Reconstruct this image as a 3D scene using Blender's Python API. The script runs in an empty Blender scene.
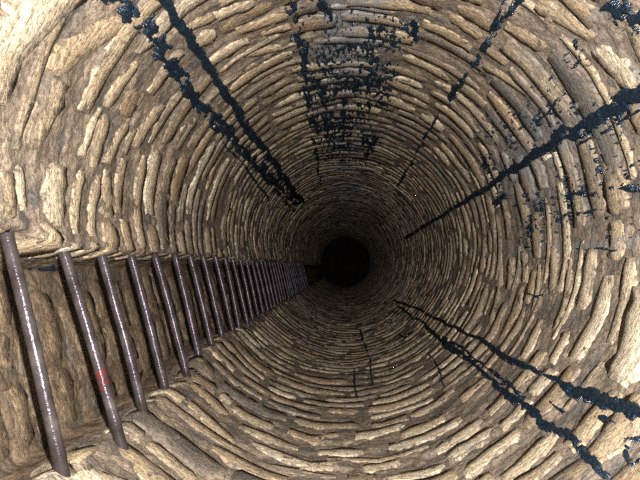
import bpy, math, random
import numpy as np
from mathutils import Vector, Matrix

# ------------------------------------------------------------------ camera, world, flash, exposure
scene = bpy.context.scene
COL = scene.collection
S = 0.25                     # rung spacing (m)
HC = 18.0                    # camera height above the shaft floor
FPX = 520.0                  # focal length in pixels of a 640 wide frame

cam_data = bpy.data.cameras.new('camera')
cam_data.sensor_width = 36.0
cam_data.lens = 36.0 * FPX / 640.0
cam_data.clip_start = 0.01
camera = bpy.data.objects.new('camera', cam_data)
COL.objects.link(camera)
camera.location = (0, 0, HC)
view = Vector((-25 / FPX, 26 / FPX, -1)).normalized()
_x = (Vector((1, 0, 0)) - view * view.x).normalized()
_y = (-view).cross(_x)
camera.rotation_euler = Matrix((_x, _y, -view)).transposed().to_euler()
scene.camera = camera

world = bpy.data.worlds.new('world')
scene.world = world
world.use_nodes = True
world.node_tree.nodes['Background'].inputs[0].default_value = (0.5, 0.55, 0.6, 1)
world.node_tree.nodes['Background'].inputs[1].default_value = 0.0004

flash_data = bpy.data.lights.new('camera_flash', 'POINT')
flash_data.energy = 1300.0
flash_data.shadow_soft_size = 0.012
flash_data.color = (1.0, 0.965, 0.92)
flash = bpy.data.objects.new('camera_flash', flash_data)
flash.location = (0.080, 0.050, HC + 0.02)
COL.objects.link(flash)

scene.view_settings.view_transform = 'Standard'
scene.view_settings.look = 'None'
scene.view_settings.exposure = 0.0
scene.cycles.use_denoising = False
scene.cycles.sample_clamp_indirect = 2.0
scene.view_settings.gamma = 1.0
scene.view_settings.use_curve_mapping = False

RNG = np.random.default_rng(11)

# ------------------------------------------------------------------ numpy noise
def _hash(ix, iy, iz, seed):
    h = (ix.astype(np.uint32) * np.uint32(374761393)
         + iy.astype(np.uint32) * np.uint32(668265263)
         + iz.astype(np.uint32) * np.uint32(2147483647)
         + np.uint32((seed * 974634777) & 0xffffffff))
    h = (h ^ (h >> np.uint32(13))) * np.uint32(1274126177)
    h = (h ^ (h >> np.uint32(16))) * np.uint32(2246822519)
    h = h ^ (h >> np.uint32(15))
    return h.astype(np.float64) / 4294967295.0 * 2.0 - 1.0

def vnoise(x, y, z, seed=0):
    x, y, z = np.broadcast_arrays(np.asarray(x, float), np.asarray(y, float), np.asarray(z, float))
    fx, fy, fz = np.floor(x), np.floor(y), np.floor(z)
    ix, iy, iz = fx.astype(np.int64), fy.astype(np.int64), fz.astype(np.int64)
    tx, ty, tz = x - fx, y - fy, z - fz
    tx = tx * tx * (3 - 2 * tx); ty = ty * ty * (3 - 2 * ty); tz = tz * tz * (3 - 2 * tz)
    out = 0
    for a in (0, 1):
        wx = tx if a else 1 - tx
        for b in (0, 1):
            wy = ty if b else 1 - ty
            for c in (0, 1):
                wz = tz if c else 1 - tz
                out = out + wx * wy * wz * _hash(ix + a, iy + b, iz + c, seed)
    return out

def fnoise(x, y, z, octaves=3, seed=0, gain=0.5):
    v, a = 0, 1.0
    for o in range(octaves):
        v = v + a * vnoise(x, y, z, seed + o * 17)
        x, y, z = x * 2.03, y * 2.03, z * 2.03
        a *= gain
    return v

def sstep(a, b, x):
    t = np.clip((np.asarray(x, float) - a) / (b - a), 0, 1)
    return t * t * (3 - 2 * t)

# ------------------------------------------------------------------ plan of the shaft: round wall with a ladder niche
C0 = np.array([0.0, 0.145])
RS = 0.88
TR = np.array([-3.26, 0.19]) * S            # upper end of the rungs
B0 = np.array([-2.70, -1.92]) * S           # niche lip, lower side
NDIR = np.array([-0.966, -0.26])
T0 = TR - 0.032 * NDIR                       # niche lip, upper side
ND = 0.237
TC, BC = TR + ND * NDIR, B0 + ND * NDIR

def build_profile():
    th = np.radians(np.linspace(223, 547, 900))
    deg = np.degrees(th)
    r = RS + 0.04 * np.exp(-(deg - 223) / 25) - 0.085 * np.exp(-(547 - deg) / 38)
    arc = C0 + np.stack([np.cos(th), np.sin(th)], 1) * r[:, None]
    arc[0], arc[-1] = B0, T0
    key = [((BC + B0) / 2)[None], B0[None], arc, T0[None], TC[None], BC[None], ((BC + B0) / 2)[None]]
    pts = np.concatenate(key)
    tagv = np.concatenate([[0], [1], np.full(len(arc), 2), [3], [4], [5], [6]])
    seg = np.linalg.norm(np.diff(pts, axis=0), axis=1)
    s = np.concatenate([[0], np.cumsum(seg)])
    marks = {'B': s[1], 'T': s[2 + len(arc)], 'TC': s[3 + len(arc)], 'BC': s[4 + len(arc)], 'L': s[-1]}
    n = 1400
    su = np.linspace(0, s[-1], n, endpoint=False)
    P = np.stack([np.interp(su, s, pts[:, 0]), np.interp(su, s, pts[:, 1])], 1)
    sig = 0.014 / (s[-1] / n)
    kx = np.arange(-25, 26)
    k = np.exp(-kx ** 2 / (2 * sig * sig)); k /= k.sum()
    Pp = np.concatenate([P[-25:], P, P[:25]])
    Ps = np.stack([np.convolve(Pp[:, j], k, 'valid') for j in (0, 1)], 1)
    return su, Ps, marks

SU, PP, MK = build_profile()
LT = MK['L']
_su = np.concatenate([SU, [LT]])
_pp = np.concatenate([PP, PP[:1]])
_tan = np.roll(PP, -1, 0) - np.roll(PP, 1, 0)
_tan /= np.linalg.norm(_tan, axis=1)[:, None]
_nrm = np.stack([-_tan[:, 1], _tan[:, 0]], 1)
_nn = np.concatenate([_nrm, _nrm[:1]])
UDIR = (TR - B0) / np.linalg.norm(TR - B0)

def lower_shift(u, d):
    """the lower side of the niche comes in by 7.5 cm from the sixth rung on"""
    w = np.where(u <= MK['B'], 1.0, np.exp(-np.clip(u - MK['B'], 0, None) / 0.28))
    back = np.clip((u - MK['TC']) / (MK['BC'] - MK['TC']), 0, 1)
    w = np.maximum(w, np.where(u > MK['TC'], back, 0))
    g = np.interp(d, [2.25, 2.5, 2.75, 3.0], [0, 0.66, 0.75, 1.0]) * 0.075
    return w * g

def upper_shift(u, d):
    w = np.exp(-(np.clip(np.abs(u - (MK['T'] + MK['TC']) / 2) - 0.14, 0, None) / 0.10) ** 2)
    return w * 0.045 * (1 - sstep(1.27, 1.42, d))

def plan(u, d):
    u = np.mod(u, LT)
    x = np.interp(u, _su, _pp[:, 0]); y = np.interp(u, _su, _pp[:, 1])
    nx = np.interp(u, _su, _nn[:, 0]); ny = np.interp(u, _su, _nn[:, 1])
    l = np.sqrt(nx * nx + ny * ny); nx, ny = nx / l, ny / l
    sh = lower_shift(u, d) + upper_shift(u, d)
    return x + UDIR[0] * sh, y + UDIR[1] * sh, nx, ny

U_SPLIT0 = 0.0                                   # middle of the lower niche side
U_SPLIT1 = (MK['T'] + MK['TC']) / 2              # middle of the upper niche side
# theta (seen from the shaft axis) -> u, for things stuck to the round wall
_th = np.degrees(np.arctan2(PP[:, 1] - C0[1], PP[:, 0] - C0[0]))
_sel = (SU > MK['B'] + 0.03) & (SU < MK['T'] - 0.03)
_thu = np.unwrap(np.radians(_th[_sel])); _thu = np.degrees(_thu)
_thu += 360 * round((223 - _thu[0]) / 360)
_uu = SU[_sel]
def theta_u(deg):
    deg = np.asarray(deg, float)
    deg = np.where(deg < 205, deg + 360, deg)
    return np.interp(deg, _thu, _uu)

# ------------------------------------------------------------------ courses and stones
D_TOP, D_END = -0.25, 18.05
edges = [D_TOP]
while edges[-1] < D_END:
    edges.append(edges[-1] + RNG.uniform(0.108, 0.155))
edges = np.array(edges)
NC = len(edges) - 1
c_off = RNG.uniform(-0.005, 0.005, NC)
c_tilt = RNG.uniform(-0.001, 0.006, NC)

def warp(u, d):
    x, y, _, _ = plan(u, 0 * u)
    return 0.022 * vnoise(x * 2.2, y * 2.2, d * 0.9, 5) + 0.008 * vnoise(x * 7, y * 7, d * 2, 6)

def base(u, d):
    """large relief of the wall along its inward normal"""
    x, y, _, _ = plan(u, d)
    b = 0.018 * vnoise(x * 2.6, y * 2.6, d * 2.0, 1) + 0.007 * vnoise(x * 7, y * 7, d * 6, 2)
    dw = d - warp(u, d)
    i = np.clip(np.searchsorted(edges, dw) - 1, 0, NC - 1)
    f = np.clip((dw - edges[i]) / (edges[i + 1] - edges[i]), 0, 1)
    prev = np.clip(i - 1, 0, NC - 1)
    off = c_off[i] + c_tilt[i] * (0.5 - f)
    offp = c_off[prev] - c_tilt[prev] * 0.5
    k = sstep(0, 0.16, f)
    b = b + off * k + offp * (1 - k)
    return b

def mortar(u, d):
    x, y, _, _ = plan(u, d)
    b = base(u, d)
    b = b + 0.0055 * fnoise(x * 26, y * 26, d * 30, 3, 31)
    b = b + 0.0035 * vnoise(x * 70, y * 70, d * 80, 35)
    dw = d - warp(u, d)
    i = np.clip(np.searchsorted(edges, dw) - 1, 0, NC - 1)
    f = np.clip((dw - edges[i]) / (edges[i + 1] - edges[i]), 0, 1)
    groove = np.exp(-(np.minimum(f, 1 - f) / 0.09) ** 2)
    return b - 0.0035 * groove

def pos(u, d, h):
    x, y, nx, ny = plan(u, d)
    return x + nx * h, y + ny * h, HC - d + 0 * x

stones = []                  # (course, u0, u1, d0, d1, proud, tone, coat, seed)
def free_spans(i, u_a, u_b, zone):
    if zone == 'niche': return [(u_a, u_b)]
    e0, e1 = edges[i], edges[i + 1]
    blk = []
    for q in stones[:N_PLACED]:
        if min(e1, q['d1']) - max(e0, q['d0']) > 0.50 * (e1 - e0): blk.append((q['u0'] - 0.012, q['u1'] + 0.012))
    blk.sort()
    out, u = [], u_a
    for p, q in blk:
        if p - u > 0.07: out.append((u, p))
        u = max(u, q)
    if u_b - u > 0.07: out.append((u, u_b))
    return out

def lay(u_a, u_b, lmin, lmax, gap, hfac, proud, skip, coat_lo, coat_hi, zone):
    for i in range(NC):
        pitch = edges[i + 1] - edges[i]
        near = edges[i] < 1.6
        for sa, sb in free_spans(i, u_a, u_b, zone):
            u = sa + (RNG.uniform(0, 0.12) if sb - sa > 0.5 else 0)
            while u < sb - 0.06:
                L = RNG.uniform(lmin, lmax) * (1.15 if near else 1.0)
                u1 = min(u + L, sb)
                if sb - u1 < 0.08: u1 = sb
                if RNG.random() > skip:
                    hf = RNG.uniform(*hfac)
                    mid = (edges[i] + edges[i + 1]) / 2 + RNG.uniform(-0.008, 0.008)
                    a0, a1 = mid - hf * pitch / 2, mid + hf * pitch / 2
                    for q in (stones[:N_PLACED] if zone == 'shaft' else []):
                        if min(u1, q['u1']) - max(u, q['u0']) > 0.008 and min(a1, q['d1']) > max(a0, q['d0']) - 0.004:
                            if q['d0'] + q['d1'] > a0 + a1: a1 = min(a1, q['d0'] - 0.006)
                            else: a0 = max(a0, q['d1'] + 0.006)
                    if a1 - a0 < 0.035:
                        u = u1 + RNG.uniform(*gap); continue
                    st = dict(i=i, u0=u, u1=u1, d0=a0, d1=a1,
                              skew=RNG.uniform(-0.015, 0.015), proud=RNG.uniform(*proud),
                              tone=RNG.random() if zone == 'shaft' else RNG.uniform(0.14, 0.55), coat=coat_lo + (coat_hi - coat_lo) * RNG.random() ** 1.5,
                              seed=int(RNG.integers(1 << 30)), zone=zone)
                    if zone == 'shaft':      # paler stones with less mortar coat on the right-hand and lower wall
                        x, y = plan(np.array([(u + u1) / 2]), np.array([mid]))[:2]
                        th = math.degrees(math.atan2(y[0] - C0[1], x[0] - C0[0]))
                        k = math.exp(-((th + 35) / 42) ** 2)
                        st['tone'] = st['tone'] ** (1 - 0.5 * k); st['coat'] *= 1 - 0.45 * k
                    stones.append(st)
                u = u1 + RNG.uniform(*gap)

PLACED = [   # stones that stand out: angle from, depth there, angle to, depth there, height, tone, coat, proud
    (328.7, 1.75, 349.1, 1.76, 0.139, 0.95, 0.05, 0.0063), (334.2, 1.62, 352.8, 1.64, 0.077, 0.80, 0.25, 0.0056), (327.8, 1.47, 346.9, 1.55, 0.173, 1.00, 0.00, 0.0160),
    (340.0, 1.90, 355.1, 1.90, 0.117, 0.80, 0.15, 0.0056), (333.7, 2.01, 352.9, 2.08, 0.084, 0.70, 0.20, 0.0049), (341.2, 2.17, 356.5, 2.25, 0.086, 0.65, 0.30, 0.0049),
    (336.1, 2.30, 351.5, 2.38, 0.073, 0.70, 0.20, 0.0042), (323.8, 2.12, 336.1, 2.18, 0.095, 0.75, 0.10, 0.0049), (326.0, 1.88, 334.9, 1.90, 0.089, 0.80, 0.10, 0.0049),
    (345.2, 2.52, 355.8, 2.61, 0.115, 0.70, 0.20, 0.0049), (342.3, 2.71, 353.7, 2.77, 0.116, 0.65, 0.30, 0.0049), (328.9, 2.78, 354.7, 2.97, 0.116, 0.70, 0.30, 0.0042),
    (272.8, 2.28, 287.6, 2.35, 0.137, 0.85, 0.05, 0.0056), (285.2, 2.23, 299.7, 2.27, 0.127, 0.70, 0.05, 0.0056), (289.9, 2.45, 305.1, 2.50, 0.122, 0.75, 0.10, 0.0049),
    (273.8, 1.94, 283.4, 1.97, 0.087, 0.70, 0.15, 0.0056), (277.9, 1.84, 292.5, 1.83, 0.077, 0.80, 0.10, 0.0056), (263.0, 2.11, 275.2, 2.12, 0.103, 0.80, 0.10, 0.0056),
    (259.3, 1.93, 268.3, 1.98, 0.088, 0.75, 0.10, 0.0056), (258.9, 2.24, 268.6, 2.31, 0.079, 0.45, 0.20, 0.0049), (291.9, 1.95, 305.7, 2.00, 0.105, 0.85, 0.05, 0.0056),
    (304.5, 2.32, 314.2, 2.33, 0.130, 0.65, 0.05, 0.0049), (294.9, 1.70, 310.3, 1.74, 0.094, 0.80, 0.10, 0.0063), (300.6, 1.55, 315.0, 1.58, 0.094, 0.75, 0.15, 0.0063),
    (307.2, 1.84, 316.5, 1.84, 0.095, 0.70, 0.15, 0.0056), (224.2, 2.20, 237.7, 2.16, 0.104, 0.40, 0.10, 0.0056), (227.9, 2.01, 243.6, 1.93, 0.086, 0.50, 0.15, 0.0056),
    (237.4, 2.26, 250.4, 2.24, 0.115, 0.55, 0.20, 0.0056), (241.6, 2.12, 258.3, 2.10, 0.103, 0.70, 0.50, 0.0056), (246.5, 2.00, 264.5, 1.94, 0.080, 0.85, 0.15, 0.0056),
    (239.0, 1.82, 257.8, 1.80, 0.092, 0.35, 0.10, 0.0063), (253.9, 2.27, 263.7, 2.23, 0.103, 0.40, 0.15, 0.0049), (220.8, 1.26, 235.1, 1.38, 0.093, 0.80, 0.15, 0.0084),
    (228.7, 1.60, 240.6, 1.59, 0.088, 0.50, 0.30, 0.0063), (111.9, 1.83, 122.1, 1.77, 0.081, 0.75, 0.10, 0.0084), (121.7, 1.76, 129.4, 1.72, 0.077, 0.50, 0.20, 0.0077),
    (123.5, 1.87, 129.5, 1.86, 0.111, 0.70, 0.10, 0.0077), (116.8, 2.07, 129.5, 2.04, 0.107, 0.85, 0.05, 0.0077), (104.7, 2.02, 119.2, 1.96, 0.082, 0.35, 0.20, 0.0070),
    (104.6, 2.13, 113.3, 2.08, 0.072, 0.45, 0.20, 0.0063), (105.7, 2.38, 128.9, 2.37, 0.131, 0.50, 0.10, 0.0070), (108.5, 2.28, 119.4, 2.18, 0.072, 0.60, 0.20, 0.0056),
    (67.9, 1.93, 90.0, 2.00, 0.079, 0.40, 0.15, 0.0063), (73.5, 2.11, 91.4, 2.11, 0.099, 0.40, 0.20, 0.0063), (69.8, 2.21, 91.4, 2.24, 0.090, 0.40, 0.20, 0.0056),
    (54.7, 2.05, 69.7, 2.04, 0.109, 0.45, 0.05, 0.0063), (54.1, 1.93, 63.8, 1.92, 0.066, 0.30, 0.20, 0.0056), (55.6, 2.43, 72.2, 2.39, 0.105, 0.50, 0.20, 0.0056),
    (57.6, 2.85, 75.7, 2.76, 0.141, 0.45, 0.20, 0.0049), (40.8, 1.72, 51.3, 1.78, 0.092, 0.40, 0.10, 0.0070), (35.5, 1.51, 48.5, 1.60, 0.083, 0.45, 0.20, 0.0070),
    (35.8, 2.00, 50.4, 2.10, 0.084, 0.55, 0.30, 0.0063), (23.5, 1.47, 34.3, 1.54, 0.110, 0.90, 0.30, 0.0070), (155.4, 1.57, 167.1, 1.53, 0.039, 0.85, 0.10, 0.0084),
    (170.2, 1.40, 183.0, 1.39, 0.118, 0.85, 0.10, 0.0084), (172.7, 1.24, 183.4, 1.26, 0.039, 0.80, 0.20, 0.0070), (155.2, 1.78, 166.4, 1.70, 0.084, 0.60, 0.20, 0.0070),
    (162.9, 1.87, 177.4, 1.82, 0.090, 0.50, 0.20, 0.0070), (137.8, 1.20, 164.8, 1.05, 0.180, 0.90, 0.25, 0.0240), (137.4, 1.45, 155.3, 1.28, 0.094, 0.45, 0.10, 0.0090),
    (155.1, 1.34, 169.5, 1.28, 0.107, 0.55, 0.75, 0.0063), (142.5, 1.63, 155.1, 1.59, 0.076, 0.55, 0.25, 0.0077), (132.7, 1.82, 146.2, 1.82, 0.095, 0.60, 0.30, 0.0077),
    (145.6, 1.96, 159.3, 1.92, 0.094, 0.55, 0.25, 0.0070), (169.8, 1.54, 184.0, 1.49, 0.068, 0.75, 0.15, 0.0070), (169.3, 1.66, 184.2, 1.61, 0.073, 0.70, 0.20, 0.0070),
    (19.3, 2.14, 21.2, 2.14, 0.050, 1.00, 0.00, 0.0200),
]
for (ta, da, tb, db, hh, tone, coat, proud) in PLACED:
    ua, ub = float(theta_u(ta)), float(theta_u(tb))
    um, dm = (ua + ub) / 2, (da + db) / 2
    w = float(warp(np.array([um]), np.array([dm]))[0])
    stones.append(dict(i=-1, u0=ua, u1=ub, d0=dm - w - hh * 0.46, d1=dm - w + hh * 0.46, skew=db - da, proud=proud if proud > 0.015 else proud * 0.75,
                       tone=tone, coat=coat * 0.8, seed=int(RNG.integers(1 << 30)), zone='shaft'))
N_PLACED = len(stones)
lay(U_SPLIT0 + 0.05, U_SPLIT1 - 0.02, 0.13, 0.46, (0.004, 0.05), (0.74, 0.98), (0.002, 0.0065), 0.02, 0.0, 1.0, 'shaft')
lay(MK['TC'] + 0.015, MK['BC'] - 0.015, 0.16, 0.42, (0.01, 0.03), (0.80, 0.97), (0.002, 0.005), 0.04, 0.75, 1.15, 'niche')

def film_at(u, d):
    """thin dark film left by the tar: bands running down the upper and right wall"""
    th = np.degrees(np.arctan2(*(lambda p: (p[1] - C0[1], p[0] - C0[0]))(plan(u, d)[:2])))
    x, y, _, _ = plan(u, d)
    n = fnoise(x * 5, y * 5, d * 2.5, 3, 77)
    top = np.exp(-((th - 90) / 17) ** 2) * sstep(0.9, 1.4, d) * 1.0
    rgt = np.exp(-((th - 24) / 20) ** 2) * 0.85 * (1 - sstep(2.4, 4.2, d))
    rim = np.exp(-((th + 4.5) / 1.6) ** 2) * 0.85 * (1 - sstep(2.6, 3.8, d))
    return np.clip(np.maximum(np.maximum(top, rgt), rim) * (0.75 + 0.55 * n), 0, 1)

def mesh_grid(nu, nd):
    a = np.arange((nd - 1) * (nu - 1))
    r, c = a // (nu - 1), a % (nu - 1)
    v = r * nu + c
    return np.stack([v, v + nu, v + nu + 1, v + 1], 1)

def make_mesh(name, V, F, uv=None, attrs=None, flat=None):
    me = bpy.data.meshes.new(name)
    V = np.asarray(V, np.float32); F = np.asarray(F, np.int32)
    me.vertices.add(len(V)); me.vertices.foreach_set('co', V.ravel())
    k = F.shape[1]
    me.loops.add(F.size); me.loops.foreach_set('vertex_index', F.ravel())
    me.polygons.add(len(F))
    me.polygons.foreach_set('loop_start', np.arange(len(F), dtype=np.int32) * k)
    me.polygons.foreach_set('loop_total', np.full(len(F), k, np.int32))
    me.polygons.foreach_set('use_smooth', np.ones(len(F), bool) if flat is None else ~flat)
    me.update(calc_edges=True)
    if uv is not None:
        l = me.uv_layers.new(name='UVMap')
        l.data.foreach_set('uv', np.asarray(uv, np.float32)[F.ravel()].ravel())
    for key, val in (attrs or {}).items():
        a = me.attributes.new(key, 'FLOAT', 'POINT')
        a.data.foreach_set('value', np.asarray(val, np.float32))
    return me

def link(name, me, mat, parent=None, loc=None):
    o = bpy.data.objects.new(name, me)
    if mat and not me.materials: me.materials.append(mat)
    COL.objects.link(o)
    if loc is not None: o.location = loc
    if parent: o.parent = parent
    return o

def tag(o, label, cat=None, group=None, kind=None):
    if label: o['label'] = label
    if cat: o['category'] = cat
    if group: o['group'] = group
    if kind: o['kind'] = kind

# ------------------------------------------------------------------ materials
class NT:
    def __init__(self, name):
        self.m = bpy.data.materials.new(name); self.m.use_nodes = True
        self.t = self.m.node_tree; self.t.nodes.clear()
        self.out = self.t.nodes.new('ShaderNodeOutputMaterial')
        self.bsdf = self.t.nodes.new('ShaderNodeBsdfPrincipled')
        self.t.links.new(self.bsdf.outputs[0], self.out.inputs[0])
    def link(self, a, b): self.t.links.new(a, b)
    def put(self, sock, v):
        if hasattr(v, 'is_output'): self.link(v, sock)
        elif v is not None: sock.default_value = v
    def math(self, op, a, b=None, c=None, clamp=False):
        n = self.t.nodes.new('ShaderNodeMath'); n.operation = op; n.use_clamp = clamp
        for k, v in enumerate((a, b, c)):
            if v is not None: self.put(n.inputs[k], v)
        return n.outputs[0]
    def uv(self, sx, sy, off=(0, 0, 0)):
        c = self.t.nodes.new('ShaderNodeUVMap')
        m = self.t.nodes.new('ShaderNodeMapping'); m.inputs['Scale'].default_value = (sx, sy, 1)
        m.inputs['Location'].default_value = off
        self.link(c.outputs[0], m.inputs[0]); return m.outputs[0]
    def objc(self, s):
        c = self.t.nodes.new('ShaderNodeTexCoord')
        m = self.t.nodes.new('ShaderNodeMapping'); m.inputs['Scale'].default_value = s
        self.link(c.outputs['Object'], m.inputs[0]); return m.outputs[0]
    def noise(self, vec, scale=1, detail=4, rough=0.6, dist=0.0):
        n = self.t.nodes.new('ShaderNodeTexNoise')
        n.inputs['Scale'].default_value = scale; n.inputs['Detail'].default_value = detail
        n.inputs['Roughness'].default_value = rough; n.inputs['Distortion'].default_value = dist
        self.link(vec, n.inputs['Vector']); return n.outputs[0]
    def attr(self, name):
        n = self.t.nodes.new('ShaderNodeAttribute'); n.attribute_name = name; return n.outputs['Fac']
    def ramp(self, fac, stops):
        n = self.t.nodes.new('ShaderNodeValToRGB'); self.link(fac, n.inputs[0])
        e = n.color_ramp.elements
        while len(e) < len(stops): e.new(0.5)
        for k, (p, c) in enumerate(stops):
            e[k].position = p; e[k].color = (c if len(c) == 4 else (*c, 1))
        return n.outputs[0]
    def smooth(self, v, a, b):
        n = self.t.nodes.new('ShaderNodeMapRange'); n.interpolation_type = 'SMOOTHSTEP'
        self.link(v, n.inputs[0]); n.inputs[1].default_value = a; n.inputs[2].default_value = b
        return n.outputs[0]
    def mix(self, f, a, b, mode='MIX'):
        n = self.t.nodes.new('ShaderNodeMix'); n.data_type = 'RGBA'; n.blend_type = mode
        self.put(n.inputs[0], f)
        for k, v in ((6, a), (7, b)):
            if hasattr(v, 'is_output'): self.link(v, n.inputs[k])
            else: n.inputs[k].default_value = (*v, 1)
        return n.outputs[2]
    def bump(self, h, strength, dist, prev=None):
        n = self.t.nodes.new('ShaderNodeBump'); n.inputs['Strength'].default_value = strength
        n.inputs['Distance'].default_value = dist
        self.link(h, n.inputs['Height'])
        if prev is not None: self.link(prev, n.inputs['Normal'])
        return n.outputs[0]

def grit(n, col, off, amt=1.0):
    """granular weathering at the scale of coarse sand and chips"""
    g = n.noise(n.uv(62, 95, off), 1, 5, 0.78)
    col = n.mix(amt, col, n.ramp(g, [(0.38, (0.16, 0.14, 0.12)), (0.5, (0.80, 0.78, 0.75)), (0.60, (1.0, 0.98, 0.94))]), 'MULTIPLY')
    return col, g

def mortar_color(n, brown=False):
    big = n.noise(n.uv(6, 12), 1, 5, 0.62)
    if brown:
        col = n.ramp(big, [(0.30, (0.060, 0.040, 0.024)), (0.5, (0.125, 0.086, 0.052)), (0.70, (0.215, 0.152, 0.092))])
    else:
        col = n.ramp(big, [(0.30, (0.080, 0.064, 0.050)), (0.5, (0.172, 0.136, 0.103)), (0.70, (0.310, 0.252, 0.190))])
    fine = n.noise(n.uv(28, 85), 1, 5, 0.68)
    col = n.mix(0.7, col, n.ramp(fine, [(0.34, (0.35, 0.31, 0.28)), (0.62, (1.15, 1.1, 1.04))]), 'MULTIPLY')
    damp = n.smooth(n.noise(n.uv(4.4, 13, (3, 9, 0)), 1, 5, 0.62), 0.52, 0.63)
    return n.mix(n.math('MULTIPLY', damp, 0.75), col, (0.046, 0.047, 0.047))

def film_mix(n, col):
    f = n.attr('film')
    nz = n.noise(n.uv(50, 24, (7, 1, 0)), 1, 5, 0.7)
    m = n.smooth(n.math('ADD', n.math('MULTIPLY', f, 0.30), nz), 0.58, 0.84)
    col = n.mix(n.math('MULTIPLY', m, 0.70), col, (0.105, 0.118, 0.132))
    return n.mix(1.0, col, (0.52, 0.52, 0.52), 'MULTIPLY')      # all wall colours scaled down evenly, for less bounced light

def mat_mortar(brown=False):
    n = NT('brown_plaster' if brown else 'lime_mortar')
    col, g = grit(n, mortar_color(n, brown), (4, 4, 0), 0.85)
    n.link(film_mix(n, col), n.bsdf.inputs['Base Color'])
    n.bsdf.inputs['Roughness'].default_value = 0.6
    n.bsdf.inputs['Specular IOR Level'].default_value = 0.25
    b = n.bump(n.noise(n.uv(26, 60), 1, 6, 0.74), 0.9, 0.013)
    b = n.bump(g, 0.7, 0.006, b)
    n.link(b, n.bsdf.inputs['Normal'])
    return n.m

def mat_stone(brown=False):
    n = NT('brown_ledge_stone' if brown else 'ledge_stone')
    tone = n.attr('tone'); coat = n.attr('coat'); edge = n.attr('edge')
    col = n.ramp(tone, [(0.0, (0.075, 0.073, 0.068)), (0.09, (0.10, 0.09, 0.078)), (0.14, (0.25, 0.175, 0.102)), (0.35, (0.33, 0.252, 0.158)), (0.65, (0.44, 0.360, 0.250)), (1.0, (0.57, 0.50, 0.385))])
    grain = n.noise(n.uv(16, 70), 1, 6, 0.74, 1.0)
    col = n.mix(0.8, col, n.ramp(grain, [(0.36, (0.30, 0.26, 0.21)), (0.60, (1.1, 1.07, 1.02))]), 'MULTIPLY')
    rust = n.smooth(n.noise(n.uv(6, 14, (5, 2, 0)), 1, 4, 0.6), 0.54, 0.74)
    col = n.mix(n.math('MULTIPLY', rust, 0.4), col, (0.22, 0.125, 0.055))
    # mortar smeared over the faces, thickest towards the ragged arrises
    nz = n.noise(n.uv(12, 30, (1, 4, 0)), 1, 7, 0.74)
    nf = n.noise(n.uv(48, 75, (6, 6, 0)), 1, 4, 0.7)
    cov = n.math('ADD', n.math('ADD', nz, n.math('MULTIPLY', nf, 0.5)), n.math('MULTIPLY', coat, 0.26))
    cov = n.math('ADD', cov, n.math('MULTIPLY', n.math('SUBTRACT', 1.0, edge), 0.22))
    cov = n.smooth(cov, 0.90, 1.06)
    col = n.mix(n.math('MULTIPLY', cov, 0.93), col, mortar_color(n, brown))
    col, g = grit(n, col, (8, 3, 0), 0.85)
    n.link(film_mix(n, col), n.bsdf.inputs['Base Color'])
    n.bsdf.inputs['Roughness'].default_value = 0.52
    n.bsdf.inputs['Specular IOR Level'].default_value = 0.3
    b = n.bump(n.noise(n.uv(22, 75), 1, 6, 0.74, 0.8), 0.9, 0.013)
    b = n.bump(g, 0.7, 0.006, b)
    n.link(b, n.bsdf.inputs['Normal'])
    return n.m

def mat_tar():
    n = NT('black_tar')
    c = n.noise(n.uv(110, 80), 1, 4, 0.75)
    n.link(n.ramp(c, [(0.35, (0.002, 0.0035, 0.006)), (0.6, (0.004, 0.008, 0.013)), (0.70, (0.02, 0.027, 0.035))]), n.bsdf.inputs['Base Color'])  # palest flecks are glints painted into the tar colour
    n.link(n.ramp(n.noise(n.uv(30, 30), 1, 3, 0.6), [(0.35, (0.14,) * 3), (0.7, (0.32,) * 3)]), n.bsdf.inputs['Roughness'])
    n.bsdf.inputs['Specular IOR Level'].default_value = 0.14
    b = n.bump(n.noise(n.uv(100, 60), 1, 4, 0.7), 0.8, 0.012)
    n.link(b, n.bsdf.inputs['Normal'])
    return n.m

def mat_rung():
    n = NT('painted_iron')
    c = n.noise(n.objc((14, 14, 14)), 1, 5, 0.65)
    col = n.ramp(c, [(0.3, (0.008, 0.006, 0.005)), (0.55, (0.017, 0.0145, 0.014)), (0.75, (0.036, 0.030, 0.027))])
    red = n.attr('rust')
    rn = n.smooth(n.math('ADD', n.math('MULTIPLY', red, 0.5), n.noise(n.objc((70, 70, 70)), 1, 3, 0.6)), 0.92, 1.06)
    col = n.mix(rn, col, (0.045, 0.008, 0.006))
    n.link(col, n.bsdf.inputs['Base Color'])
    n.bsdf.inputs['Metallic'].default_value = 0.15
    n.bsdf.inputs['Roughness'].default_value = 0.21
    n.bsdf.inputs['Specular IOR Level'].default_value = 0.09
    n.bsdf.inputs['Specular Tint'].default_value = (0.72, 0.60, 1.0, 1)
    b = n.bump(n.noise(n.objc((150, 150, 150)), 1, 3, 0.6), 0.22, 0.005)
    n.link(b, n.bsdf.inputs['Normal'])
    return n.m

def mat_floor():
    n = NT('wet_mud')
    c = n.noise(n.objc((5, 5, 5)), 1, 6, 0.65)
    n.link(n.ramp(c, [(0.35, (0.004, 0.0035, 0.003)), (0.7, (0.02, 0.017, 0.014))]), n.bsdf.inputs['Base Color'])
    n.bsdf.inputs['Roughness'].default_value = 0.8
    n.bsdf.inputs['Specular IOR Level'].default_value = 0.02
    n.link(n.bump(n.noise(n.objc((14, 14, 14)), 1, 5, 0.6), 0.8, 0.03), n.bsdf.inputs['Normal'])
    return n.m

M_MORTAR, M_STONE, M_TAR, M_RUNG, M_FLOOR = mat_mortar(), mat_stone(), mat_tar(), mat_rung(), mat_floor()
M_PLASTER, M_NSTONE = mat_mortar(True), mat_stone(True)

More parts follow.
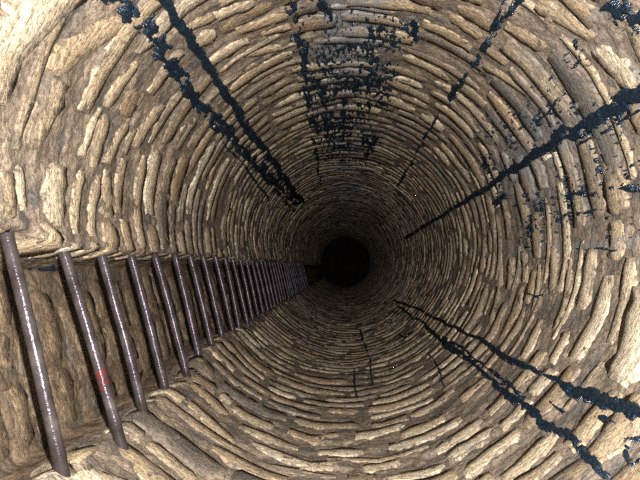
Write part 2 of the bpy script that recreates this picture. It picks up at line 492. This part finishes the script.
# ------------------------------------------------------------------ walls and floor
drow = [D_TOP]
while drow[-1] < 18.02:
    d = drow[-1]
    drow.append(d + (0.02 if d < 0.7 else min(max(0.009, d * d / 470 * 1.1), 0.05)))
drow = np.array(drow)

def wall_sheet(name, ua, ub, step, mat):
    nu = int((ub - ua) / step) + 1
    us = np.linspace(ua, ub, nu)
    U, D = np.meshgrid(us, drow)
    U, D = U.ravel(), D.ravel()
    x, y, z = pos(U, D, mortar(U, D))
    me = make_mesh(name, np.stack([x, y, z], 1), mesh_grid(nu, len(drow)), np.stack([U, D], 1), {'film': film_at(U, D)})
    o = link(name, me, mat)
    o['kind'] = 'structure'
    return o

wall_shaft = wall_sheet('wall_shaft', U_SPLIT0, U_SPLIT1, 0.0075, M_MORTAR)
wall_shaft['label'] = 'round rubble-stone shaft wall with smeared brown mortar'
wall_niche = wall_sheet('wall_niche', U_SPLIT1, LT, 0.009, M_PLASTER)
wall_niche['label'] = 'recessed brown niche wall behind the iron rungs'

def floor_mesh():
    n, m = 28, 56
    V, F = [(-0.1, 0.1, 0.02)], []
    for r in range(1, n + 1):
        for k in range(m):
            a = 2 * math.pi * k / m; q = 1.25 * r / n
            x, y = -0.1 + q * math.cos(a), 0.1 + q * math.sin(a)
            V.append((x, y, 0.03 * float(fnoise(x * 4, y * 4, 0.3, 3, 91))))
    for k in range(m): F.append((0, 1 + k, 1 + (k + 1) % m, 1 + (k + 1) % m))
    me = bpy.data.meshes.new('floor')
    faces = [f[:3] for f in F]
    for r in range(n - 1):
        for k in range(m):
            a, b = 1 + r * m + k, 1 + r * m + (k + 1) % m
            faces.append((a, a + m, b + m, b))
    me.from_pydata(V, [], faces)
    for p in me.polygons: p.use_smooth = True
    return me
floor = link('floor', floor_mesh(), M_FLOOR); floor['kind'] = 'structure'
floor['label'] = 'dark muddy bottom of the deep shaft'

# ------------------------------------------------------------------ stones
GU = np.array([0, 0.02, 0.14, 0.3, 0.5, 0.7, 0.86, 0.98, 1.0])
GV = np.array([0, 0.06, 0.5, 0.94, 1.0])
gu, gv = np.meshgrid(GU, GV)
GF = mesh_grid(len(GU), len(GV))
_nu = len(GU) - 1; _fc = np.arange(len(GF)); _nv = len(GV) - 1
GFLAT = (_fc % _nu == 0) | (_fc % _nu == _nu - 1) | (_fc // _nu == 0) | (_fc // _nu == _nv - 1)
_border = np.zeros_like(gu, bool); _border[0] = _border[-1] = True; _border[:, 0] = _border[:, -1] = True

def stone_arrays(st):
    r = np.random.default_rng(st['seed'])
    L, H = st['u1'] - st['u0'], st['d1'] - st['d0']
    # rounded ends: the thickness of the stone shrinks towards both ends
    prof = 1 - np.abs(2 * gu - 1) ** r.uniform(4, 9) * r.uniform(0.25, 0.7)
    v = (gv - 0.5) * prof + 0.5
    jit = np.repeat(r.uniform(-1, 1, (2, gu.shape[1])) * 0.11, [2, 3], axis=0)
    jit2 = r.uniform(-1, 1, gu.shape) * 0.012
    vv = v + jit * np.where(np.abs(gv - 0.5) > 0.2, 1, 0.2)
    uu = gu + jit2
    U = st['u0'] + uu * L
    D0 = st['d0'] + vv * H + st['skew'] * (gu - 0.5)
    D = D0 + warp(U, D0)
    hh = st['proud'] * (1 + 0.35 * r.uniform(-1, 1, gu.shape))
    inner = base(U, D) + hh
    outer = base(U, D) - 0.010
    Hh = np.where(_border, outer, inner)
    x, y, z = pos(U, D, Hh)
    V = np.stack([x.ravel(), y.ravel(), z.ravel()], 1)
    edge = np.where(_border, 0.0, 1.0).ravel()
    edge = np.where((~_border).ravel() & ((np.abs(gv - 0.5) > 0.3) | (np.abs(gu - 0.5) > 0.45)).ravel(), 0.25, edge)
    uv = np.stack([U.ravel() + (st['seed'] % 97) * 0.37, D.ravel() + (st['seed'] % 89) * 0.23], 1)
    film = film_at(U.ravel(), D.ravel())
    n = len(V)
    return V, uv, dict(tone=np.full(n, st['tone']), coat=np.full(n, st['coat']), edge=edge, film=film)

_rot = camera.rotation_euler.to_matrix().transposed()
def shown(p):
    """projected position in the frame and distance"""
    q = _rot @ (Vector(p) - camera.location)
    if q.z > -0.05: return None
    return 320 + FPX * q.x / -q.z, 240 - FPX * q.y / -q.z, -q.z

def build_stones(zone, parent, limit, name, mat):
    lst = []
    for st in stones:
        if st['zone'] != zone: continue
        A = stone_arrays(st)
        best, inside = 0, 0
        q = [shown(p) for p in A[0]]
        if all(q):
            xs = [min(max(a[0], 0), 640) for a in q]; ys = [min(max(a[1], 0), 480) for a in q]
            inside = sum(0 < a[0] < 640 and 0 < a[1] < 480 for a in q)
            P = np.array([(a[0], a[1]) for a in q])
            c = np.cov(P.T); best = math.sqrt(max(np.linalg.det(c), 0))
        lst.append((best if inside > 4 else 0, st, A))
    lst.sort(key=lambda t: -t[0])
    rest = []
    for k, (size, st, A) in enumerate(lst):
        if k < limit and size > 0:
            V, uv, at = A
            c = V.mean(0)
            me = make_mesh(name, V - c, GF, uv, at, GFLAT)
            link(name, me, mat, parent, c)
        else: rest.append(A)
    if rest:
        n = len(rest[0][0])
        V = np.concatenate([a[0] for a in rest]); uv = np.concatenate([a[1] for a in rest])
        F = np.concatenate([GF + k * n for k in range(len(rest))])
        at = {k: np.concatenate([a[2][k] for a in rest]) for k in rest[0][2]}
        o = link(name + '_courses', make_mesh(name + '_courses', V, F, uv, at, np.tile(GFLAT, len(rest))), mat, parent)
        o['kind'] = 'stuff'

build_stones('shaft', wall_shaft, 300, 'stone', M_STONE)
build_stones('niche', wall_niche, 60, 'stone', M_NSTONE)

# ------------------------------------------------------------------ ladder rungs
ORD = ['nearest', 'second', 'third', 'fourth', 'fifth', 'sixth', 'seventh', 'eighth', 'ninth', 'tenth', 'eleventh', 'twelfth',
       'thirteenth', 'fourteenth', 'fifteenth', 'sixteenth', 'seventeenth', 'eighteenth', 'nineteenth', 'twentieth',
       'twenty-first', 'twenty-second', 'twenty-third', 'twenty-fourth', 'twenty-fifth', 'twenty-sixth', 'twenty-seventh',
       'twenty-eighth', 'twenty-ninth', 'thirtieth', 'thirty-first', 'thirty-second', 'thirty-third', 'thirty-fourth',
       'thirty-fifth', 'thirty-sixth']
LOOK = {0: 'thick violet-grey iron rung nearest the viewer at the left edge',
        1: 'violet-grey iron rung flecked with red, second from the nearest'}
ENDS = [((-0.838, 0.099), (-0.676, -0.484)),
        ((-0.826, 0.045), (-0.653, -0.474)),
        ((-0.832, 0.039), (-0.679, -0.48)),
        ((-0.832, 0.033), (-0.689, -0.48)),
        ((-0.83, 0.037), (-0.68, -0.479)),
        ((-0.824, 0.042), (-0.699, -0.437)),
        ((-0.825, 0.046), (-0.701, -0.423)),
        ((-0.824, 0.05), (-0.707, -0.41))]   # where the nearest rungs enter the wall (plan)
def rung(k):
    d = (4.95 + k) * S
    r = random.Random(50 + k)
    sh = float(np.interp(d, [2.25, 2.5, 2.75, 3.0], [0, 0.66, 0.75, 1.0])) * 0.075
    a, b = TR, B0 + NDIR * 0.012 + UDIR * sh
    if k < len(ENDS): a, b = np.array(ENDS[k][0]), np.array(ENDS[k][1])
    ax = (a - b) / np.linalg.norm(a - b)
    a = a + ax * 0.07; b = b - ax * 0.06
    dz0, dz1 = (r.uniform(-0.012, 0.012) if k >= len(ENDS) else 0 for _ in range(2))
    off = [r.uniform(-0.006, 0.006) if k >= len(ENDS) else 0 for _ in range(2)]
    A = Vector((a[0] + off[0], a[1], HC - d + dz0)); Bv = Vector((b[0] + off[1], b[1], HC - d + dz1))
    if k == 0: A += Vector((0, 0.0, 0))
    mid = (A + Bv) / 2
    ax = (Bv - A).normalized(); e1 = Vector((0, 0, 1)).cross(ax).normalized(); e2 = ax.cross(e1)
    n, m = 40, 16
    V, rust = [], []
    for j in range(n + 1):
        t = j / n
        c = A.lerp(Bv, t) - mid + e1 * (0.004 * math.sin(math.pi * t) * r.uniform(0.9, 1.1)) + e2 * 0.003 * math.sin(2.2 * t + k)
        for q in range(m):
            an = 2 * math.pi * q / m
            rad = 0.0158 * (1 + 0.05 * float(vnoise(t * 14 + k * 9, math.cos(an) * 1.3, math.sin(an) * 1.3, 3)))
            rad *= 1 + 0.10 * (math.exp(-((t - 0.12) / 0.02) ** 2) + math.exp(-((t - 0.88) / 0.02) ** 2))
            V.append(c + (e1 * math.cos(an) + e2 * math.sin(an)) * rad)
            rust.append((math.exp(-((t - 0.68) / 0.10) ** 2)) if k == 1 else (0.35 * math.exp(-((t - 0.3) / 0.12) ** 2) if k % 4 == 3 else 0.0))
    F = [(j * m + q, j * m + (q + 1) % m, (j + 1) * m + (q + 1) % m, (j + 1) * m + q) for j in range(n) for q in range(m)]
    me = make_mesh('ladder_rung', np.array([tuple(v) for v in V]), np.array(F), None, {'rust': rust})
    o = link('ladder_rung', me, M_RUNG, None, mid)
    tag(o, LOOK.get(k, 'iron ladder rung across the niche, %s counted from the nearest' % ORD[k]), 'rung', 'iron rungs crossing the niche')
for k in range(36): rung(k)

# ------------------------------------------------------------------ tar on the wall
STREAKS = [   # label, raggedness, [(angle, depth, half width), ...] on the round wall
    ('wide broken black tar streak, leftmost of the streaks at the top left', 0.55,
     [(137.3, 1.29, 0.0339), (136.6, 1.38, 0.0333), (136.5, 1.59, 0.0349), (137.4, 1.86, 0.0369), (137.8, 2.13, 0.0379), (138.1, 2.58, 0.0381), (137.0, 3.35, 0.0426), (135.7, 4.83, 0.047), (133.7, 6.35, 0.0431)]),
    ('narrow solid black tar streak just right of the wide broken one, top left', 0.12,
     [(129.9, 1.44, 0.0231), (129.9, 1.51, 0.0227), (130.3, 1.74, 0.0225), (130.1, 2.06, 0.0245), (130.3, 2.56, 0.0277), (130.7, 3.36, 0.0329), (130.5, 4.76, 0.0417), (129.1, 6.64, 0.045)]),
    ('hair-thin tar trickle left of the paired streaks, towards the dark hole', 0.20,
     [(142.0, 2.77, 0.0068), (141.4, 3.39, 0.01), (143.5, 3.88, 0.0114), (146.1, 4.82, 0.0117)]),
    ('ragged tar streak between the paired streaks at upper left, near the hole', 0.60,
     [(136.8, 2.37, 0.021), (138.0, 2.85, 0.0252), (138.2, 3.66, 0.0286), (138.8, 4.92, 0.0287), (140.1, 6.87, 0.0266)]),
    ('broken black tar streak running down the upper wall from the top edge', 0.85,
     [(103.1, 1.81, 0.0287), (103.1, 1.92, 0.0284), (102.5, 2.06, 0.0264), (102.8, 2.28, 0.0269), (104.1, 2.63, 0.0232), (104.6, 2.94, 0.023), (105.5, 3.39, 0.0232), (106.4, 4.32, 0.021), (109.2, 6.13, 0.0237)]),
    ('black tar blot at the top edge right of the broken streak', 0.80,
     [(95.6, 1.86, 0.0405), (95.2, 1.99, 0.0352), (93.8, 2.11, 0.0166)]),
    ('short dashed tar run in the spattered upper wall, rightmost of three', 0.80,
     [(82.7, 2.18, 0.0128), (81.7, 2.38, 0.014), (81.8, 2.66, 0.0181), (81.4, 2.9, 0.0226), (80.9, 3.35, 0.013)]),
    ('short dashed tar run in the middle of the spattered upper wall', 0.80,
     [(89.6, 2.88, 0.0141), (90.0, 3.23, 0.0189), (90.5, 3.7, 0.018), (92.3, 4.5, 0.0175)]),
    ('short black tar dash among the tan stones at upper middle', 0.60,
     [(71.6, 2.01, 0.0137), (69.7, 2.18, 0.0128)]),
    ('dashed tar run right beside the long broken top streak', 0.80,
     [(98.3, 3.06, 0.0149), (99.1, 3.52, 0.0206), (99.7, 4.43, 0.0172)]),
    ('thin slanting black tar streak at upper right from the top edge', 0.75,
     [(51.9, 1.55, 0.012), (51.7, 1.67, 0.0146), (52.1, 1.81, 0.0157), (52.0, 2.03, 0.0177), (52.4, 2.28, 0.0176), (52.3, 2.69, 0.0155)]),
    ('thin tar strand left of the slanting streak at the top edge', 0.60,
     [(54.6, 1.6, 0.0078), (53.9, 1.71, 0.0083), (53.4, 1.86, 0.009)]),
    ('faint tar trickle below the slanting upper right streak, near the hole', 0.50,
     [(53.7, 2.91, 0.0084), (53.0, 3.41, 0.0131), (52.1, 4.28, 0.0165), (50.9, 5.4, 0.0156)]),
    ('bold straight black tar streak from the right edge towards the hole', 0.15,
     [(22.9, 1.31, 0.0299), (22.4, 1.44, 0.0329), (22.2, 1.6, 0.0334), (22.5, 1.77, 0.037), (22.8, 1.95, 0.0334), (22.4, 2.17, 0.0269), (21.7, 2.66, 0.0228), (20.7, 3.43, 0.0229), (18.9, 4.55, 0.0218), (16.5, 7.3, 0.0279)]),
    ('fine tar strand running just below the bold right streak', 0.45,
     [(19.5, 1.43, 0.0068), (19.6, 1.58, 0.0075), (19.0, 1.71, 0.0065), (19.0, 1.89, 0.0054)]),
    ('fine tar strand running just above the bold right streak', 0.50,
     [(23.3, 1.39, 0.0053), (24.5, 1.49, 0.0057), (24.3, 1.64, 0.0062)]),
    ('dashed tar run below the bold right streak, at the right edge', 0.70,
     [(6.0, 1.47, 0.0124), (6.3, 1.57, 0.0118), (6.7, 1.71, 0.0097), (7.2, 1.86, 0.0141), (8.3, 2.03, 0.0154), (9.2, 2.19, 0.0083)]),
    ('short forked tar dab at the right edge between bold streak and dashed run', 0.60,
     [(12.0, 1.46, 0.011), (11.4, 1.54, 0.0102), (10.3, 1.62, 0.0061), (11.7, 1.7, 0.0032)]),
    ('long black tar streak at lower right, upper of two, thick at the edge', 0.12,
     [(318.3, 7.0, 0.02), (320.5, 5.31, 0.0202), (321.9, 4.28, 0.0162), (322.1, 3.48, 0.0164), (322.6, 3.07, 0.0145), (323.0, 2.75, 0.0155), (322.8, 2.45, 0.0207), (322.2, 2.24, 0.0189), (322.5, 2.06, 0.0154), (323.2, 1.88, 0.0105), (323.6, 1.76, 0.0131), (323.1, 1.66, 0.0247), (324.1, 1.56, 0.0289), (324.1, 1.46, 0.027), (324.3, 1.38, 0.0279), (324.1, 1.3, 0.031), (324.1, 1.21, 0.031)]),
    ('long black tar streak at lower right, lower of the two', 0.20,
     [(316.1, 6.26, 0.0178), (315.0, 5.02, 0.019), (316.0, 4.16, 0.0158), (315.4, 3.47, 0.023), (314.6, 3.11, 0.0293), (315.0, 2.81, 0.0238), (314.9, 2.44, 0.0115), (314.3, 2.22, 0.0167), (314.8, 2.0, 0.0206), (314.7, 1.84, 0.0222), (314.3, 1.69, 0.022), (314.6, 1.54, 0.0214), (314.5, 1.42, 0.0183), (314.1, 1.31, 0.0145), (314.0, 1.27, 0.0093)]),
    ('thin tar strand looping beside the lower of the two lower right streaks', 0.25,
     [(316.6, 3.15, 0.0119), (317.3, 2.85, 0.0107), (317.2, 2.53, 0.0095), (317.3, 2.29, 0.0107), (316.6, 2.06, 0.0116), (315.8, 1.93, 0.0108)]),
    ('small black tar crescent under the thick lower right streak', 0.30,
     [(321.3, 1.48, 0.0082), (321.7, 1.42, 0.0118), (321.6, 1.37, 0.005)]),
    ('curled tar loop at the lower right edge below the thick streak', 0.40,
     [(321.3, 1.18, 0.0109), (319.2, 1.22, 0.01), (317.5, 1.23, 0.0068), (318.3, 1.28, 0.0059), (320.2, 1.3, 0.0048), (321.9, 1.27, 0.0058)]),
    ('tiny tar squiggle between the two lower right streaks', 0.30,
     [(318.5, 1.71, 0.0048), (318.5, 1.66, 0.0062), (318.8, 1.62, 0.0045)]),
    ('thin wavering tar trickle on the lower wall, longer of two', 0.35,
     [(281.1, 5.89, 0.0168), (281.3, 4.78, 0.0136), (282.7, 4.08, 0.0097), (281.6, 3.57, 0.0085), (281.2, 3.21, 0.0061)]),
    ('thin short tar trickle on the lower wall, left of the longer one', 0.35,
     [(273.8, 3.79, 0.0072), (274.2, 3.39, 0.008), (274.2, 2.85, 0.0054)]),
    ('thin crooked tar trickle on the lower wall beneath the lower right streaks', 0.45,
     [(307.2, 3.42, 0.0081), (307.0, 3.07, 0.0058), (305.2, 2.79, 0.0066), (304.0, 2.61, 0.0049)]),
    ('small hooked tar mark between the lower trickles and the hole', 0.40,
     [(302.5, 4.68, 0.0133), (303.7, 4.35, 0.0103), (311.8, 4.34, 0.0103)]),
    ('faint speckled tar line across the pale stones at right middle', 0.90,
     [(354.3, 1.5, 0.007), (354.0, 1.63, 0.0076), (354.7, 1.82, 0.0051), (355.1, 2.01, 0.0057)]),
    ('small dark tar fleck among the pale stones at right', 0.40,
     [(341.9, 2.44, 0.0057), (341.5, 2.31, 0.0076), (343.0, 2.23, 0.0052)]),
    ('short slanting tar dash above the bold right streak', 0.50,
     [(29.6, 2.09, 0.006), (29.8, 1.96, 0.0075), (30.8, 1.86, 0.0071), (30.9, 1.78, 0.0043)]),
    ('ragged tar blot just below the thin end of the bold right streak', 0.75,
     [(13.4, 2.98, 0.0255), (14.6, 2.81, 0.0241), (15.3, 2.69, 0.0179)]),
    ('small broken tar mark under the dashed run at right', 0.70,
     [(2.9, 2.15, 0.0102), (3.8, 2.05, 0.0078), (2.8, 1.82, 0.0051)]),
    ('crusty black tar patch in the top right corner', 0.75,
     [(42.3, 1.4, 0.0404), (37.5, 1.36, 0.0445), (33.1, 1.32, 0.0429), (29.3, 1.27, 0.0411)]),
]

_placed = [(st, float(warp(np.array([(st['u0'] + st['u1']) / 2]), np.array([(st['d0'] + st['d1']) / 2]))[0]))
           for st in stones if st['proud'] > 0.0095]
def surface(U, D):
    """outermost wall surface: the mortar, the faces of the stones and the few very proud stones"""
    b = base(U, D)
    h = np.maximum(mortar(U, D), b + 0.0075)
    for st, w in _placed:
        dd = D - w - st['skew'] * ((U - st['u0']) / (st['u1'] - st['u0']) - 0.5)
        m = (U > st['u0']) & (U < st['u1']) & (dd > st['d0']) & (dd < st['d1'])
        h = np.where(m, np.maximum(h, b + st['proud'] * 1.1), h)
    return h

def rows_between(da, db):
    r = [da]
    while r[-1] < db: r.append(r[-1] + min(max(0.006, r[-1] ** 2 / 470 * 0.5), 0.05))
    return np.array(r)

def tar_mesh(name, field, ua, ub, da, db, step, thick):
    us = np.arange(ua, ub + step, step); ds = rows_between(da, db)
    U, D = np.meshgrid(us, ds); shp = U.shape
    U, D = U.ravel(), D.ravel()
    f = field(U, D)
    core = None
    if isinstance(f, tuple): f, core = f
    Q = mesh_grid(shp[1], shp[0])
    Q = Q[(f[Q] > 0).any(1) | ((core[Q] > 0).any(1) if core is not None else False)]
    if not len(Q): return None
    used, inv = np.unique(Q.ravel(), return_inverse=True)
    U, D, f = U[used], D[used], f[used]
    h = surface(U, D) + np.where(f > 0, 0.001 + np.minimum(f * 0.35, thick), -0.022)
    x, y, z = pos(U, D, h)
    return make_mesh(name, np.stack([x, y, z], 1), inv.reshape(-1, 4), np.stack([U, D], 1))

def dlog(D):
    """depth coordinate for noise: the blotches seen lie coarser where the wall is seen at a raking angle"""
    return np.where(D < 1.5, D, 1.5 + 1.5 * np.log(np.maximum(D, 1.5) / 1.5) * 1.25)

def streak_field(pl, rag, seed):
    uu = np.array([float(theta_u(p[0])) for p in pl]); dd = np.array([p[1] for p in pl]); ww = np.array([p[2] for p in pl])
    def f(U, D):
        best = np.full(U.shape, -1.0)
        E = dlog(D)
        wob = 0.010 + 0.25 * ww.max()
        U = U + wob * vnoise(E * 9, seed * 3.3, 0.5, 261) + 0.22 * wob * vnoise(E * 30, seed * 5.3, 0.5, 271)
        for k in range(len(pl) - 1):
            au, ad, bu, bd = uu[k], dd[k], uu[k + 1], dd[k + 1]
            e = (bu - au) ** 2 + (bd - ad) ** 2 + 1e-9
            t = np.clip(((U - au) * (bu - au) + (D - ad) * (bd - ad)) / e, 0, 1)
            dist = np.hypot(U - au - t * (bu - au), (D - ad - t * (bd - ad)))
            best = np.maximum(best, (ww[k] + t * (ww[k + 1] - ww[k])) - dist)
        w = np.interp(D, np.sort(dd), ww[np.argsort(dd)])
        n1 = fnoise(U * 45, E * 30, seed * 1.7, 3, 201)
        n2 = fnoise(U * 95, E * 70, seed * 2.3, 2, 231)
        n3 = fnoise(U * 34, E * 22, seed * 3.1, 3, 251)
        return best + w * (-0.22 + (0.50 * n1 + 0.26 * n2) * (0.45 + 1.2 * rag)) + np.minimum(0, (n3 + 0.25 * n2 + 0.75 - 0.95 * rag) * w * 6.0), best - 0.35 * w
    mg = ww.max() * 1.6 + 0.01
    return f, max(uu.min() - mg, 0.02), uu.max() + mg, max(dd.min() - mg, 0.3), dd.max() + mg

for k, (label, rag, pl) in enumerate(STREAKS):
    top = min(pl, key=lambda p: p[1])                 # the runs come from higher up the shaft
    if any(w in label for w in ('wide broken black', 'narrow solid', 'running down the upper', 'thin slanting', 'bold straight', 'upper of two')):
        ext = (top[0], 0.35, top[2])
        pl = [ext] + pl if pl[0] is top else pl + [ext]
    f, ua, ub, da, db = streak_field(pl, rag, k + 1)
    me = tar_mesh('tar_streak', f, ua, ub, da, db, 0.003 if max(p[2] for p in pl) < 0.013 else 0.004, 0.0045)
    if me is None: continue
    o = link('tar_streak', me, M_TAR)
    tag(o, label, 'tar', 'black tar runs on the shaft wall')

def spatter(name, label, th0, th1, d0, d1, amount, seed):
    ua, ub = float(theta_u(th0)), float(theta_u(th1))
    if ua > ub: ua, ub = ub, ua
    def f(U, D):
        E = dlog(D)
        e = sstep(0, 0.25, (U - ua) / (ub - ua)) * sstep(0, 0.25, (ub - U) / (ub - ua)) * sstep(0, 0.12, (D - d0) / (d1 - d0)) * sstep(0, 0.4, (d1 - D) / (d1 - d0))
        clump = fnoise(U * 10, E * 8, seed, 2, 301)
        fine = fnoise(U * 95, E * 66, seed, 3, 331)
        ridge = 1 - np.abs(fnoise(U * 34, E * 22, seed + 5, 2, 351)) * 2.2
        dw = D - warp(U, D)
        i = np.clip(np.searchsorted(edges, dw) - 1, 0, NC - 1)
        fr = np.clip((dw - edges[i]) / (edges[i + 1] - edges[i]), 0, 1)
        joint = np.exp(-(np.minimum(fr, 1 - fr) / 0.10) ** 2)
        v = fine * 0.8 + ridge * 0.35 + clump * 0.55 + joint * 0.25 - (1.55 - amount) - (1 - e) * 1.6
        return v * 0.012
    me = tar_mesh(name, f, ua, ub, d0, d1, 0.0035, 0.0015)
    if me is None: return
    o = link(name, me, M_TAR)
    tag(o, label, 'tar', None, 'stuff')
spatter('tar_spatter', 'scaly black tar spatter on the upper wall above the hole', 64, 114, 1.65, 6.5, 1.14, 3.0)
spatter('tar_spatter', 'flecks of black tar spatter across the right wall', -14, 50, 1.15, 3.8, 0.66, 8.0)

def niche_patch():
    uc, dc = MK['TC'] - 0.03, 1.74
    def f(U, D):
        n1 = fnoise(U * 40, D * 40, 4.4, 3, 401)
        return 0.022 - np.hypot((U - uc) * 0.9, (D - dc) * 0.27) + 0.010 * n1
    me = tar_mesh('tar_patch', f, uc - 0.06, uc + 0.06, dc - 0.14, dc + 0.14, 0.004, 0.004)
    o = link('tar_patch', me, M_TAR)
    tag(o, 'blue-black tar patch under the niche lip between the two nearest rungs', 'tar')
niche_patch()
